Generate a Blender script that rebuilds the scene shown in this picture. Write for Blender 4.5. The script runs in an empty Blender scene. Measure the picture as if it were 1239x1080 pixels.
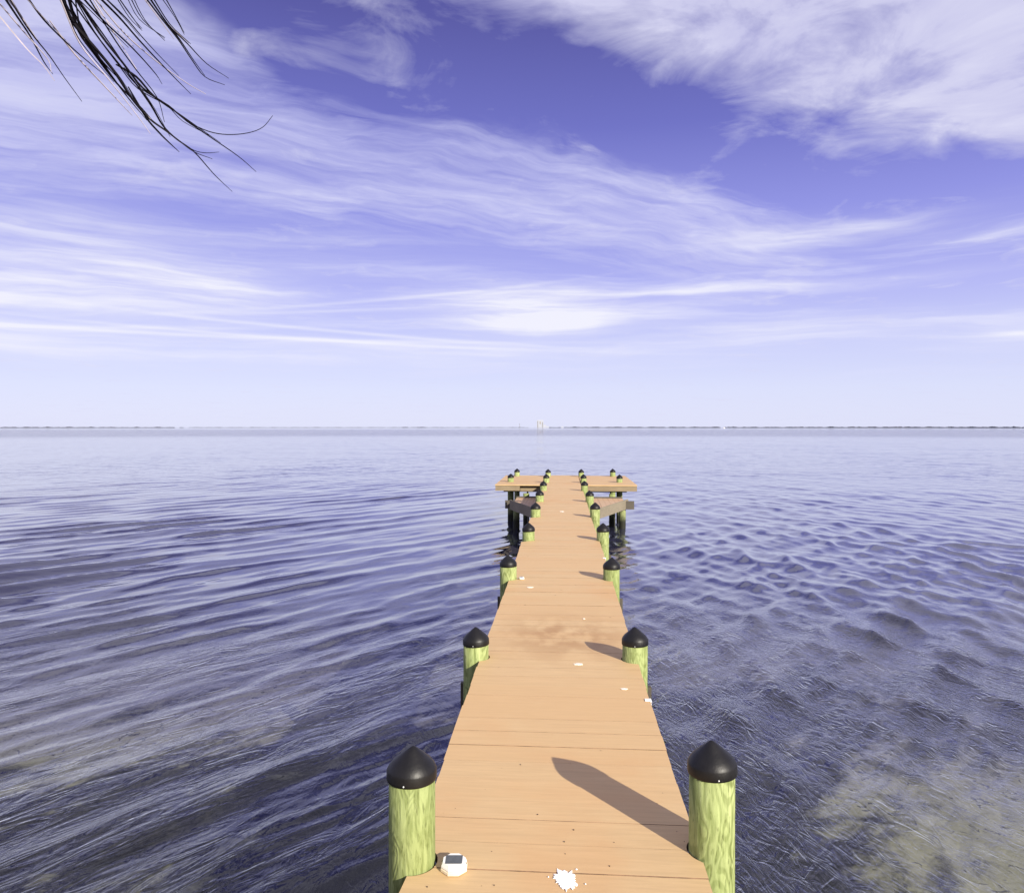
import bpy, bmesh, math, random
import numpy as np
from mathutils import Vector, Matrix

R = math.radians
SC = bpy.context.scene
COL = SC.collection

# ------------------------------------------------------------------ camera
CAM_Z = 3.10                       # 1.8 m above a deck that is 1.3 m above the water
DECK = 1.30
YAW, PITCH = R(3.92), R(1.48)
FPX, CX, CY = 890.0, 619.5, 540.0  # focal length and centre in photograph pixels
cam_d = bpy.data.cameras.new('camera')
cam_d.sensor_fit = 'HORIZONTAL'
cam_d.sensor_width = 36.0
cam_d.lens = FPX / 1239.0 * 36.0
cam_d.clip_start = 0.05
cam_d.clip_end = 90000
cam = bpy.data.objects.new('camera', cam_d)
COL.objects.link(cam)
cam.location = (0, 0, CAM_Z)
cam.rotation_euler = (R(90) - PITCH, 0, YAW)
SC.camera = cam
CAMR = cam.rotation_euler.to_matrix()

def ray(px, py):
    return (CAMR @ Vector(((px - CX) / FPX, (CY - py) / FPX, -1.0))).normalized()

def on_z(px, py, z):
    d = ray(px, py)
    return Vector((0, 0, CAM_Z)) + d * ((z - CAM_Z) / d.z)

def on_y(px, py, y):
    d = ray(px, py)
    return Vector((0, 0, CAM_Z)) + d * (y / d.y)

def az_el(px, py):
    d = ray(px, py)
    return math.degrees(math.atan2(d.x, d.y)), math.degrees(math.asin(d.z))

# ------------------------------------------------------------------ exposure
SC.view_settings.view_transform = 'Standard'
SC.view_settings.look = 'None'
SC.view_settings.gamma = 1
SC.view_settings.use_curve_mapping = False
EXPOSURE = 0.7
SC.view_settings.exposure = EXPOSURE
GAIN = 2 ** EXPOSURE
SC.cycles.use_denoising = True
SC.cycles.max_bounces = 8
SC.cycles.transparent_max_bounces = 12
SC.cycles.caustics_reflective = False
SC.cycles.caustics_refractive = False

# ------------------------------------------------------------------ node helper
class S:
    """a socket with arithmetic"""
    def __init__(s, t, k): s.t, s.k = t, k
    def _m(s, op, *a):
        n = s.t.nodes.new('ShaderNodeMath'); n.operation = op
        for i, v in enumerate((s,) + a):
            if isinstance(v, S): s.t.links.new(v.k, n.inputs[i])
            else: n.inputs[i].default_value = v
        return S(s.t, n.outputs[0])
    def __add__(s, o): return s._m('ADD', o)
    __radd__ = __add__
    def __mul__(s, o): return s._m('MULTIPLY', o)
    __rmul__ = __mul__
    def __sub__(s, o): return s._m('SUBTRACT', o)
    def __rsub__(s, o): return (s * -1.0) + o
    def __truediv__(s, o): return s._m('DIVIDE', o)
    def __pow__(s, o): return s._m('POWER', o)
    def max(s, o): return s._m('MAXIMUM', o)
    def min(s, o): return s._m('MINIMUM', o)
    def exp(s): return s._m('EXPONENT')
    def abs(s): return s._m('ABSOLUTE')
    def step(s, a, b, lo=0.0, hi=1.0):
        n = s.t.nodes.new('ShaderNodeMapRange'); n.interpolation_type = 'SMOOTHSTEP'
        s.t.links.new(s.k, n.inputs[0])
        n.inputs[1].default_value, n.inputs[2].default_value = a, b
        n.inputs[3].default_value, n.inputs[4].default_value = lo, hi
        return S(s.t, n.outputs[0])
    def sat(s): return s.max(0.0).min(1.0)

def comb(t, x, y, z=0.0):
    n = t.nodes.new('ShaderNodeCombineXYZ')
    for i, v in enumerate((x, y, z)):
        if isinstance(v, S): t.links.new(v.k, n.inputs[i])
        else: n.inputs[i].default_value = v
    return S(t, n.outputs[0])

def sep(t, v):
    n = t.nodes.new('ShaderNodeSeparateXYZ'); t.links.new(v.k, n.inputs[0])
    return [S(t, o) for o in n.outputs]

def noise(t, vec, scale=1.0, detail=4.0, rough=0.5, dist=0.0, lac=2.0):
    n = t.nodes.new('ShaderNodeTexNoise')
    t.links.new(vec.k, n.inputs['Vector'])
    n.inputs['Scale'].default_value = scale
    n.inputs['Detail'].default_value = detail
    n.inputs['Roughness'].default_value = rough
    n.inputs['Distortion'].default_value = dist
    n.inputs['Lacunarity'].default_value = lac
    return S(t, n.outputs[0])

def mixc(t, f, a, b, mode='MIX'):
    n = t.nodes.new('ShaderNodeMix'); n.data_type = 'RGBA'; n.blend_type = mode
    n.clamp_factor = True
    for i, v in ((0, f), (6, a), (7, b)):
        if isinstance(v, S): t.links.new(v.k, n.inputs[i])
        elif i == 0: n.inputs[0].default_value = v
        else: n.inputs[i].default_value = (*v, 1) if len(v) == 3 else v
    return S(t, n.outputs[2])

def ramp(t, f, stops):
    n = t.nodes.new('ShaderNodeValToRGB'); t.links.new(f.k, n.inputs[0])
    e = n.color_ramp.elements
    while len(e) < len(stops): e.new(0.5)
    for el, (p, c) in zip(e, stops):
        el.position = p; el.color = (*c, 1)
    return S(t, n.outputs[0])

def lin(r, g, b, k=1.0):
    f = lambda c: ((c / 255 + .055) / 1.055) ** 2.4 if c > 10 else c / 255 / 12.92
    return tuple(f(c) * k for c in (r, g, b))

def bump(t, height, strength=0.3, dist=0.01, normal=None):
    n = t.nodes.new('ShaderNodeBump')
    n.inputs['Strength'].default_value = strength
    n.inputs['Distance'].default_value = dist
    t.links.new(height.k, n.inputs['Height'])
    if normal: t.links.new(normal.k, n.inputs['Normal'])
    return S(t, n.outputs[0])

# ------------------------------------------------------------------ sky and sun
SUN_FROM = Vector((0.6315, -0.7755, 0.0)) * math.cos(R(23.6)) + Vector((0, 0, math.sin(R(23.6))))
sun_d = bpy.data.lights.new('sun', 'SUN')
sun_d.energy = 5.0
sun_d.angle = R(0.5)
sun_d.color = (1.0, 0.93, 0.80)
sun = bpy.data.objects.new('sun', sun_d)
COL.objects.link(sun)
sun.rotation_euler = SUN_FROM.to_track_quat('Z', 'Y').to_euler()
sun.location = (8, -10, 12)

world = bpy.data.worlds.new('World')
SC.world = world
world.use_nodes = True
W = world.node_tree
W.nodes.clear()
SKY_STRENGTH = 0.1
K = 1.0 / GAIN / SKY_STRENGTH      # photograph radiance -> background colour
def build_sky(t):
    tc = t.nodes.new('ShaderNodeTexCoord')
    d = S(t, tc.outputs['Generated'])
    dx, dy, dz = sep(t, d)
    el = dz.max(-1.0).min(1.0)._m('ARCSINE') * 57.29578
    az = dx._m('ARCTAN2', dy) * 57.29578
    sky = t.nodes.new('ShaderNodeTexSky')
    sky.sky_type = 'NISHITA'
    sky.sun_disc = False
    sky.sun_elevation = R(23.6)
    sky.sun_rotation = math.atan2(SUN_FROM.x, SUN_FROM.y)
    sky.air_density = 1.0
    sky.dust_density = 0.6
    sky.ozone_density = 2.5
    nish = mixc(t, 1.0, S(t, sky.outputs[0]), (1.08, 0.94, 1.05), 'MULTIPLY')
    # pale air near the horizon to violet blue overhead
    stops = [(0.0, lin(224, 228, 254)), (0.055, lin(219, 224, 254)), (0.11, lin(207, 211, 252)), (0.19, lin(182, 184, 246)),
             (0.30, lin(147, 149, 229)), (0.42, lin(112, 113, 197)), (0.55, lin(90, 88, 164)), (0.70, lin(72, 64, 142)), (1.0, lin(60, 54, 128))]
    air = ramp(t, (el.max(0.0) / 52.0).min(1.0), [(p, tuple(v * 1.0 for v in c)) for p, c in stops])
    air = mixc(t, 1.0, air, (K, K, K), 'MULTIPLY')
    base = mixc(t, 0.93, nish, air)
    # high cloud sheet, laid out on a flat layer overhead
    zz = dz.max(0.0) + 0.06
    px, py = dx / zz, dy / zz
    P = comb(t, px, py, 0.0)
    wx = noise(t, P, 0.9, 3, 0.5) - 0.5
    P2 = comb(t, px + 7.3, py - 3.1, 2.0)
    wy = noise(t, P2, 2.2, 4, 0.55) - 0.5
    u = px * 0.85 + py * 0.50
    v = px * -0.50 + py * 0.85
    vw = v + wx * 0.50 + wy * 0.22
    uw = u + wy * 0.5
    streak = noise(t, comb(t, uw * 0.75, vw * 2.6, 1.7), 1.3, 9, 0.62, 0.25)
    wisp = noise(t, comb(t, uw * 1.3, vw * 5.2, 6.1), 2.1, 8, 0.62, 0.5)
    puff = noise(t, comb(t, px, py, 4.4), 3.2, 8, 0.58, 0.6)
    upper = vw.step(CLOUD_UP[0], CLOUD_UP[1], 1.0, 0.0)
    vb = vw + u.step(0.0, 0.5, 0.27, 0.0)
    band = vb.step(CLOUD_BAND[0], CLOUD_BAND[1]) * vw.step(CLOUD_BAND[2], CLOUD_BAND[3], 1.0, 0.0)
    band = band + az.step(-36.0, -22.0, 0.22, 0.0) * band.step(0.0, 0.4)
    band = band * az.step(8.0, 26.0, 1.0, 0.0)
    dens_up = (upper * 1.08 + (puff - 0.5) * 2.3 + (streak - 0.5) * 1.1 - 0.18).sat()
    dens_band = (band * 0.95 + (streak - 0.5) * 1.7 + (wisp - 0.5) * 1.3 - 0.20).sat() * band.step(0.0, 0.5)
    # low streaky cloud towards the horizon: soft patches broken up by flat streaks
    eln = el + (noise(t, comb(t, az * 0.06, el * 0.25, 0.0), 1.0, 4, 0.5) - 0.5) * 2.6
    flat = noise(t, comb(t, az * 0.045, eln * 0.75, 3.0), 1.4, 7, 0.6)
    low = None
    for (x, y, sx, sy, amp) in LOW_CLOUDS:
        a0, e0 = az_el(x, y)
        sa, se = sx / FPX * 57.3, sy / FPX * 57.3
        g = ((((az - a0) / sa) ** 2.0 + ((eln - e0) / se) ** 2.0) * -1.0).exp() * amp
        low = g if low is None else low + g
    dens_low = (low * ((flat - 0.5) * 4.2 + 1.0).max(0.0)).sat()
    haze_streak = (flat.step(0.47, 0.72) * el.step(2.0, 6.0) * el.step(9.0, 16.0, 1.0, 0.0) * 0.55)
    # long thin ripples of cirrus
    thin = None
    for (x, y, slope, curve, sx, sy, amp) in THIN:
        a0, e0 = az_el(x, y)
        da = az - a0
        off = (el + (wx * 0.25) - e0) - da * slope - da * da * curve
        g = ((off / (sy / FPX * 57.3)) ** 2.0 * -1.0 - (da / (sx / FPX * 57.3)) ** 2.0).exp() * amp
        thin = g if thin is None else thin + g
    thin = thin * (flat * 1.2 + 0.35)
    c1 = mixc(t, (puff * 1.5 - 0.30).sat(), lin(174, 173, 224, K), lin(239, 239, 255, K))
    c2 = mixc(t, (streak * 1.3 - 0.1).sat(), lin(167, 168, 236, K), lin(232, 233, 255, K))
    out = mixc(t, dens_band * 0.86, base, c2)
    out = mixc(t, dens_up * 0.95, out, c1)
    out = mixc(t, haze_streak, out, lin(224, 226, 255, K))
    out = mixc(t, (dens_low + thin).sat() * 0.95, out, lin(243, 243, 255, K))
    # below the horizon the dome stays the colour of its rim
    bg = t.nodes.new('ShaderNodeBackground')
    bg.inputs['Strength'].default_value = SKY_STRENGTH
    t.links.new(out.k, bg.inputs['Color'])
    o = t.nodes.new('ShaderNodeOutputWorld')
    t.links.new(bg.outputs[0], o.inputs['Surface'])

CLOUD_UP = (1.24, 1.57)
CLOUD_BAND = (1.82, 2.07, 2.4, 3.3)
LOW_CLOUDS = [(650, 386, 105, 17, 0.95), (600, 366, 90, 12, 0.5), (690, 352, 80, 7, 0.4), (570, 350, 80, 10, 0.45), (250, 345, 85, 15, 0.45), (70, 340, 170, 34, 0.6), (180, 285, 260, 30, 0.28),
              (900, 349, 170, 6, 0.55), (930, 400, 130, 12, 0.55), (740, 372, 130, 9, 0.3), (930, 288, 75, 10, 0.45),
              (1060, 270, 70, 8, 0.4), (1200, 280, 60, 7, 0.3), (120, 425, 260, 12, 0.35), (560, 430, 260, 12, 0.3),
              (-250, 360, 200, 30, 0.5), (1500, 380, 200, 18, 0.5), (1225, 398, 25, 4, 0.5)]
THIN = [(180, 403, 0.0, 0.0, 420, 2.2, 0.5), (420, 402, -0.06, 0.0, 230, 2.0, 0.5), (380, 411, -0.035, 0.0, 330, 1.8, 0.5),
        (470, 362, 0.11, 0.0, 200, 2.0, 0.35), (380, 377, 0.06, 0.0, 140, 2.0, 0.3), (60, 395, 0.05, 0.0, 200, 2.2, 0.4)]
build_sky(W)

# ------------------------------------------------------------------ mesh helpers
def tag(o, label=None, cat=None, group=None, kind=None):
    for k, v in (('label', label), ('category', cat), ('group', group), ('kind', kind)):
        if v: o[k] = v
    return o

def link(name, me, mat=None, parent=None, smooth=False):
    if mat and not me.materials: me.materials.append(mat)
    o = bpy.data.objects.new(name, me)
    COL.objects.link(o)
    if parent: o.parent = parent
    if smooth:
        me.polygons.foreach_set('use_smooth', [True] * len(me.polygons))
    return o

def from_bm(name, bm, mat=None, parent=None, smooth=False):
    bmesh.ops.recalc_face_normals(bm, faces=bm.faces[:])
    me = bpy.data.meshes.new(name)
    bm.to_mesh(me); bm.free()
    return link(name, me, mat, parent, smooth)

def empty(name, loc=(0, 0, 0)):
    o = bpy.data.objects.new(name, None)
    COL.objects.link(o); o.location = loc
    return o

def prism(bm, outline, z0, z1, bevel=0.0):
    """closed outline (x, y) between two heights"""
    lo = [bm.verts.new((x, y, z0)) for x, y in outline]
    hi = [bm.verts.new((x, y, z1)) for x, y in outline]
    n = len(outline)
    bm.faces.new(lo[::-1])
    top = bm.faces.new(hi)
    for i in range(n):
        bm.faces.new((lo[i], lo[(i + 1) % n], hi[(i + 1) % n], hi[i]))
    return top

def box(bm, a, b):
    prism(bm, [(a[0], a[1]), (b[0], a[1]), (b[0], b[1]), (a[0], b[1])], a[2], b[2])

def beam(bm, p, q, wid, hgt):
    """a board from p to q (centre of its top edge), wid across, hgt down"""
    p, q = Vector(p), Vector(q)
    f = (q - p).normalized()
    s = f.cross(Vector((0, 0, 1))).normalized() * wid / 2
    d = Vector((0, 0, -hgt))
    vs = [bm.verts.new(x) for x in (p - s, p + s, p + s + d, p - s + d, q - s, q + s, q + s + d, q - s + d)]
    for f_ in ((0, 1, 2, 3), (7, 6, 5, 4), (0, 4, 5, 1), (1, 5, 6, 2), (2, 6, 7, 3), (3, 7, 4, 0)):
        bm.faces.new([vs[i] for i in f_])

def lathe(bm, prof, n=24, c=(0, 0, 0), wob=None):
    rings = []
    for k, (r, z) in enumerate(prof):
        if r < 1e-5:
            rings.append([bm.verts.new((c[0], c[1], c[2] + z))]); continue
        rings.append([])
        for i in range(n):
            a = 2 * math.pi * i / n
            rr = r * (wob(a, z) if wob else 1)
            rings[-1].append(bm.verts.new((c[0] + rr * math.cos(a), c[1] + rr * math.sin(a), c[2] + z)))
    for A, B in zip(rings, rings[1:]):
        for i in range(n):
            j = (i + 1) % n
            if len(A) == 1 and len(B) == 1: continue
            if len(B) == 1: bm.faces.new((A[i], A[j], B[0]))
            elif len(A) == 1: bm.faces.new((A[0], B[j], B[i]))
            else: bm.faces.new((A[i], A[j], B[j], B[i]))
    if len(rings[0]) > 1: bm.faces.new(rings[0][::-1])
    if len(rings[-1]) > 1: bm.faces.new(rings[-1])

def tube(bm, pts, r, n=8):
    pts = [Vector(p) for p in pts]
    rings = []
    for i, p in enumerate(pts):
        f = (pts[min(i + 1, len(pts) - 1)] - pts[max(i - 1, 0)]).normalized()
        a = f.cross(Vector((0.31, 0.11, 0.94))).normalized(); b = f.cross(a)
        rr = r[i] if isinstance(r, (list, tuple)) else r
        rings.append([bm.verts.new(p + (a * math.cos(2 * math.pi * k / n) + b * math.sin(2 * math.pi * k / n)) * rr) for k in range(n)])
    for A, B in zip(rings, rings[1:]):
        for k in range(n):
            bm.faces.new((A[k], A[(k + 1) % n], B[(k + 1) % n], B[k]))
    bm.faces.new(rings[0][::-1]); bm.faces.new(rings[-1])

# ------------------------------------------------------------------ materials
def new_mat(name):
    m = bpy.data.materials.new(name); m.use_nodes = True
    t = m.node_tree
    return m, t, t.nodes['Principled BSDF']

def coords(t, what='Object'):
    n = t.nodes.new('ShaderNodeTexCoord')
    return S(t, n.outputs[what])

def obj_random(t):
    return S(t, t.nodes.new('ShaderNodeObjectInfo').outputs['Random'])

def geo_pos(t):
    return S(t, t.nodes.new('ShaderNodeNewGeometry').outputs['Position'])

def plain(name, col, rough=0.6, bscale=0, bstr=0.2, var=0.25, nscale=20.0):
    m, t, p = new_mat(name)
    P = coords(t)
    n = noise(t, P, nscale, 5, 0.6)
    c = mixc(t, n.step(0.3, 0.7), tuple(v * (1 - var) for v in col), tuple(min(1, v * (1 + var)) for v in col))
    t.links.new(c.k, p.inputs['Base Color'])
    p.inputs['Roughness'].default_value = rough
    if bscale:
        t.links.new(bump(t, noise(t, P, bscale, 5, 0.6), bstr, 0.004).k, p.inputs['Normal'])
    return m

def deck_material(name, colour, along='x'):
    """worn solid stain over boards: grain along the board, pale and reddish blotches, scuffs, hairline cracks"""
    m, t, p = new_mat(name)
    P = geo_pos(t)
    x, y, z = sep(t, P)
    rnd = obj_random(t)
    g = comb(t, x, y * 16.0, rnd * 40.0) if along == 'x' else comb(t, x * 16.0, y, rnd * 40.0)
    grain = noise(t, g, 3.0, 7, 0.65, 0.4)
    fine = noise(t, g, 14.0, 5, 0.7)
    blotch = noise(t, P, 1.1, 5, 0.55)
    blot2 = noise(t, comb(t, x + 11.0, y * 0.6, 0.0), 3.2, 5, 0.6)
    a = tuple(v * 0.90 for v in colour)
    b = tuple(min(1, v * 1.06) for v in colour)
    c = mixc(t, grain.step(0.25, 0.75), a, b)
    c = mixc(t, rnd.step(0.0, 1.0) * 0.55, c, (colour[0] * 0.97, colour[1] * 0.90, colour[2] * 0.84))
    c = mixc(t, blotch.step(0.50, 0.72) * 0.45, c, (colour[0] * 0.98, colour[1] * 0.82, colour[2] * 0.72))
    c = mixc(t, blot2.step(0.55, 0.75) * 0.30, c, (colour[0] * 1.02, colour[1] * 1.06, colour[2] * 1.08))
    # a stain-like brown patch some seven metres out, a soft shadow painted into it, and scattered wear lines along the grain
    stain_shade = (((x - 0.02) / 0.50) ** 2.0 + ((y - 6.35) / 0.55) ** 2.0) * -1.0
    stain_shade = stain_shade.exp() * noise(t, comb(t, x * 1.5, y, 5.0), 2.6, 4, 0.55).step(0.35, 0.6)
    c = mixc(t, stain_shade * 0.85, c, (colour[0] * 0.62, colour[1] * 0.50, colour[2] * 0.42))
    wear = fine.step(0.66, 0.80) * blot2.step(0.40, 0.62)
    c = mixc(t, wear * 0.55, c, (colour[0] * 0.66, colour[1] * 0.52, colour[2] * 0.42))
    speck = noise(t, P, 46.0, 2, 0.5).step(0.76, 0.82)
    c = mixc(t, speck * 0.5, c, (colour[0] * 0.4, colour[1] * 0.32, colour[2] * 0.28))
    t.links.new(c.k, p.inputs['Base Color'])
    p.inputs['Roughness'].default_value = 0.62
    p.inputs['Specular IOR Level'].default_value = 0.25
    t.links.new(bump(t, grain * 0.5 + fine * 0.5, 0.35, 0.003).k, p.inputs['Normal'])
    return m

M = {}
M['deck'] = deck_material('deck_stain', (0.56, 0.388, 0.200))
M['wing'] = deck_material('platform_stain', (0.52, 0.36, 0.19))
M['edge'] = plain('dirty_plank_edge', (0.22, 0.13, 0.075), 0.9, var=0.5, nscale=8.0)
M['landing'] = deck_material('landing_stain', (0.50, 0.35, 0.22), 'y')

def piling_material():
    m, t, p = new_mat('treated_piling')
    P = coords(t)
    x, y, z = sep(t, P)
    rnd = obj_random(t)
    W_ = geo_pos(t)
    wz = sep(t, W_)[2]
    Q = comb(t, x + rnd * 17.0, y + rnd * 5.0, z * 0.13)
    # swirling growth rings around knots: level lines of a smooth field
    field = noise(t, comb(t, x + rnd * 9.0, y, z * 0.42), 5.2, 2, 0.45, 0.7)
    rings = ((field * 85.0)._m('SINE') * 0.5 + 0.5)
    grain = noise(t, Q, 52.0, 5, 0.62, 0.6)
    fine = noise(t, Q, 120.0, 3, 0.6)
    big = noise(t, comb(t, x + rnd * 3.0, y, z * 0.6), 4.0, 3, 0.5)
    c = mixc(t, (rings.step(0.1, 0.7) * (rnd * 0.38 + 0.06) + grain.step(0.3, 0.66) * 0.62 - 0.06).sat(), (0.13, 0.155, 0.045), (0.37, 0.42, 0.18))
    c = mixc(t, big.step(0.4, 0.7) * 0.35, c, (0.27, 0.34, 0.12))
    c = mixc(t, fine.step(0.57, 0.68) * 0.7, c, (0.085, 0.10, 0.03))
    # weathered grey run-down, then wet and weedy above the water
    c = mixc(t, wz.step(0.95, 0.45) * 0.35, c, (0.16, 0.16, 0.10))
    edge = (noise(t, P, 7.0, 4, 0.6) - 0.5) * 0.35
    c = mixc(t, (wz + edge).step(0.50, 0.20), c, (0.018, 0.019, 0.012))
    t.links.new(c.k, p.inputs['Base Color'])
    p.inputs['Roughness'].default_value = 0.75
    p.inputs['Specular IOR Level'].default_value = 0.2
    t.links.new(bump(t, grain * 0.6 + rings * 0.35 + fine * 0.3, 0.55, 0.006).k, p.inputs['Normal'])
    return m
M['piling'] = piling_material()

def timber_material(name, a, b):
    m, t, p = new_mat(name)
    P = geo_pos(t)
    x, y, z = sep(t, P)
    g = noise(t, comb(t, x, y, z * 14.0), 4.0, 6, 0.65, 0.3)
    bl = noise(t, P, 2.3, 4, 0.6)
    c = mixc(t, (g * 0.8 + bl * 0.6 - 0.25).sat(), a, b)
    t.links.new(c.k, p.inputs['Base Color'])
    p.inputs['Roughness'].default_value = 0.8
    t.links.new(bump(t, g, 0.5, 0.006).k, p.inputs['Normal'])
    return m
M['timber'] = timber_material('grey_timber', (0.10, 0.085, 0.06), (0.32, 0.27, 0.19))
M['fascia'] = timber_material('fascia_timber', (0.11, 0.075, 0.04), (0.34, 0.27, 0.17))
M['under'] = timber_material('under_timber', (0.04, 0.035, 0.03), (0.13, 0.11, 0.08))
M['cap'] = plain('black_cap', (0.006, 0.0055, 0.0055), 0.45, 60, 0.25, 0.3)
M['screw'] = plain('screw_metal', (0.6, 0.6, 0.58), 0.35)
M['pipe'] = plain('dark_pipe', (0.02, 0.02, 0.022), 0.5)
M['white'] = plain('white_plastic', (0.82, 0.80, 0.76), 0.35, var=0.06)
M['cream'] = plain('yellowed_plastic', (0.74, 0.64, 0.46), 0.4, var=0.12)
M['solar'] = plain('solar_cell', (0.09, 0.10, 0.10), 0.25, var=0.2)
M['lens'] = plain('dark_lens', (0.02, 0.02, 0.02), 0.2)
M['splash'] = plain('chalk_white', (0.92, 0.91, 0.90), 0.8, 200, 0.3, 0.04)
M['oldsplash'] = plain('faded_chalk', (0.80, 0.70, 0.56), 0.85, 150, 0.3, 0.15)
M['debris'] = plain('dark_debris', (0.07, 0.045, 0.03), 0.9)
M['leaf'] = plain('silhouette_palm_leaflet', (0.005, 0.004, 0.006), 0.6, var=0.4)  # near black: the shade of a backlit silhouette is put into the colour
M['leaf'].node_tree.nodes['Principled BSDF'].inputs['Specular IOR Level'].default_value = 0.05
M['cap'].node_tree.nodes['Principled BSDF'].inputs['Specular IOR Level'].default_value = 0.35
M['straw'] = plain('bleached_palm_leaflet', (0.34, 0.30, 0.33), 0.7, var=0.2)
M['trunk'] = plain('palm_bark', (0.16, 0.13, 0.10), 0.9, 14, 0.8, 0.4, 6.0)
M['trees'] = plain('hazy_foliage', (0.070, 0.076, 0.10), 0.9, var=0.3, nscale=0.02)  # lightened and blued: aerial haze is mixed into the foliage colour
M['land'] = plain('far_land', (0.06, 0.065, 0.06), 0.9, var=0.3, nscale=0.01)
M['wallwhite'] = plain('hazy_wall', (0.36, 0.38, 0.44), 0.7, var=0.04, nscale=0.02)  # greyed and bluish: distance haze over white walls, put into the colour
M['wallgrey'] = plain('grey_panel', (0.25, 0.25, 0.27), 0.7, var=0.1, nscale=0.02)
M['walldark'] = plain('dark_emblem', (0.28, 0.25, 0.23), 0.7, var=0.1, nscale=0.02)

# ------------------------------------------------------------------ the sea bed and shore (one sheet)
def seabed_height(x, y):
    z = np.where(y < 4, -0.36 - 0.085 * (y - 4), -0.36 - 0.035 * (y - 4))
    z = np.maximum(z, -2.6)
    z = np.minimum(z, 1.15)
    return z + 0.03 * np.sin(x * 1.3 + y * 0.7) * np.cos(y * 1.1 - x * 0.4)

def grid_mesh(name, X, Y, Z):
    nr, nc = X.shape
    co = np.stack([X, Y, Z], -1).reshape(-1, 3).astype(np.float32)
    i = np.arange(nr * nc).reshape(nr, nc)
    q = np.stack([i[:-1, :-1], i[:-1, 1:], i[1:, 1:], i[1:, :-1]], -1).reshape(-1, 4).astype(np.int32)
    me = bpy.data.meshes.new(name)
    me.vertices.add(len(co)); me.vertices.foreach_set('co', co.ravel())
    me.loops.add(q.size); me.loops.foreach_set('vertex_index', q.ravel())
    me.polygons.add(len(q))
    me.polygons.foreach_set('loop_start', np.arange(0, q.size, 4, dtype=np.int32))
    me.polygons.foreach_set('use_smooth', np.ones(len(q), dtype=bool))
    me.update(calc_edges=True)
    return me

def seabed_material():
    m, t, p = new_mat('seabed_sand')
    P = geo_pos(t)
    x, y, z = sep(t, P)
    # sand, darker mud and sea-grass beds lying in drifts parallel to the ripples
    u = x * 0.58 + y * 0.82
    v = x * 0.82 - y * 0.58
    drift = noise(t, comb(t, u * 0.35, v * 1.5, 0.0), 0.9, 6, 0.62, 0.3)
    patch = noise(t, comb(t, x, y, 3.0), 0.42, 5, 0.6)
    small = noise(t, P, 2.6, 6, 0.68, 0.4)
    bits = noise(t, comb(t, x, y * 0.8, 9.0), 7.5, 5, 0.65, 1.2)
    sand_here = ((((x - 4.2) / 2.3) ** 2.0 + ((y - 5.6) / 2.5) ** 2.0) * -1.0).exp()
    sand_far = (y - x * 0.45 + (patch - 0.5) * 1.5).step(8.8, 10.2) * 0.70
    weed_right = ((((x - 1.2) / 1.1) ** 2.0 + ((y - 7.0) / 3.2) ** 2.0) * -1.0).exp() * 0.45
    pier_weed = ((x / 1.9) ** 2.0 * -1.0).exp() * y.step(9.0, 12.0, 1.0, 0.0) * 1.0
    f = sand_here * 0.95 - pier_weed + sand_far - weed_right + (drift - 0.5) * 3.4 + (patch - 0.5) * 0.5 + (small - 0.5) * 1.7 + 0.02
    s = f.step(0.02, 0.78)
    sand = mixc(t, small.step(0.3, 0.7), (0.23, 0.222, 0.140), (0.36, 0.345, 0.225))
    sand = mixc(t, y.step(6.6, 9.5), sand, (0.26, 0.245, 0.275))  # greyer and more violet further out: surface reflection and murk painted into the sand
    weed = mixc(t, bits.step(0.35, 0.7), (0.006, 0.0065, 0.005), (0.030, 0.029, 0.020))
    c = mixc(t, s, weed, sand)
    c = mixc(t, bits.step(0.58, 0.64) * (drift.step(0.4, 0.55)) * 0.85, c, (0.018, 0.018, 0.014))
    c = mixc(t, z.step(-0.05, 0.15), c, (0.34, 0.30, 0.22))
    t.links.new(c.k, p.inputs['Base Color'])
    p.inputs['Roughness'].default_value = 0.95
    p.inputs['Specular IOR Level'].default_value = 0.05
    t.links.new(bump(t, small + bits * 0.4, 0.5, 0.03).k, p.inputs['Normal'])
    return m

def spread(a, n, lo):
    s = np.linspace(-1, 1, n)
    return a * np.sinh(s * lo) / math.sinh(lo)
gx = spread(24000, 161, 9.0)
gy = spread(24000, 161, 9.0) + 4.0
GX, GY = np.meshgrid(gx, gy)
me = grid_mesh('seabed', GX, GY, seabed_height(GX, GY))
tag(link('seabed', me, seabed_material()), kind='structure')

# ------------------------------------------------------------------ the water
rng = np.random.default_rng(7)
def wave_rows():
    r, out = 1.0, []
    while r < 24000:
        out.append(r)
        if r < 4: s = 0.2
        elif r < 62: s = min(max(r * r / 2700.0, 0.026), 0.11)
        else: s = 0.11 * (r / 62.0) ** 2.3
        r += s
    return np.array(out)

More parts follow.
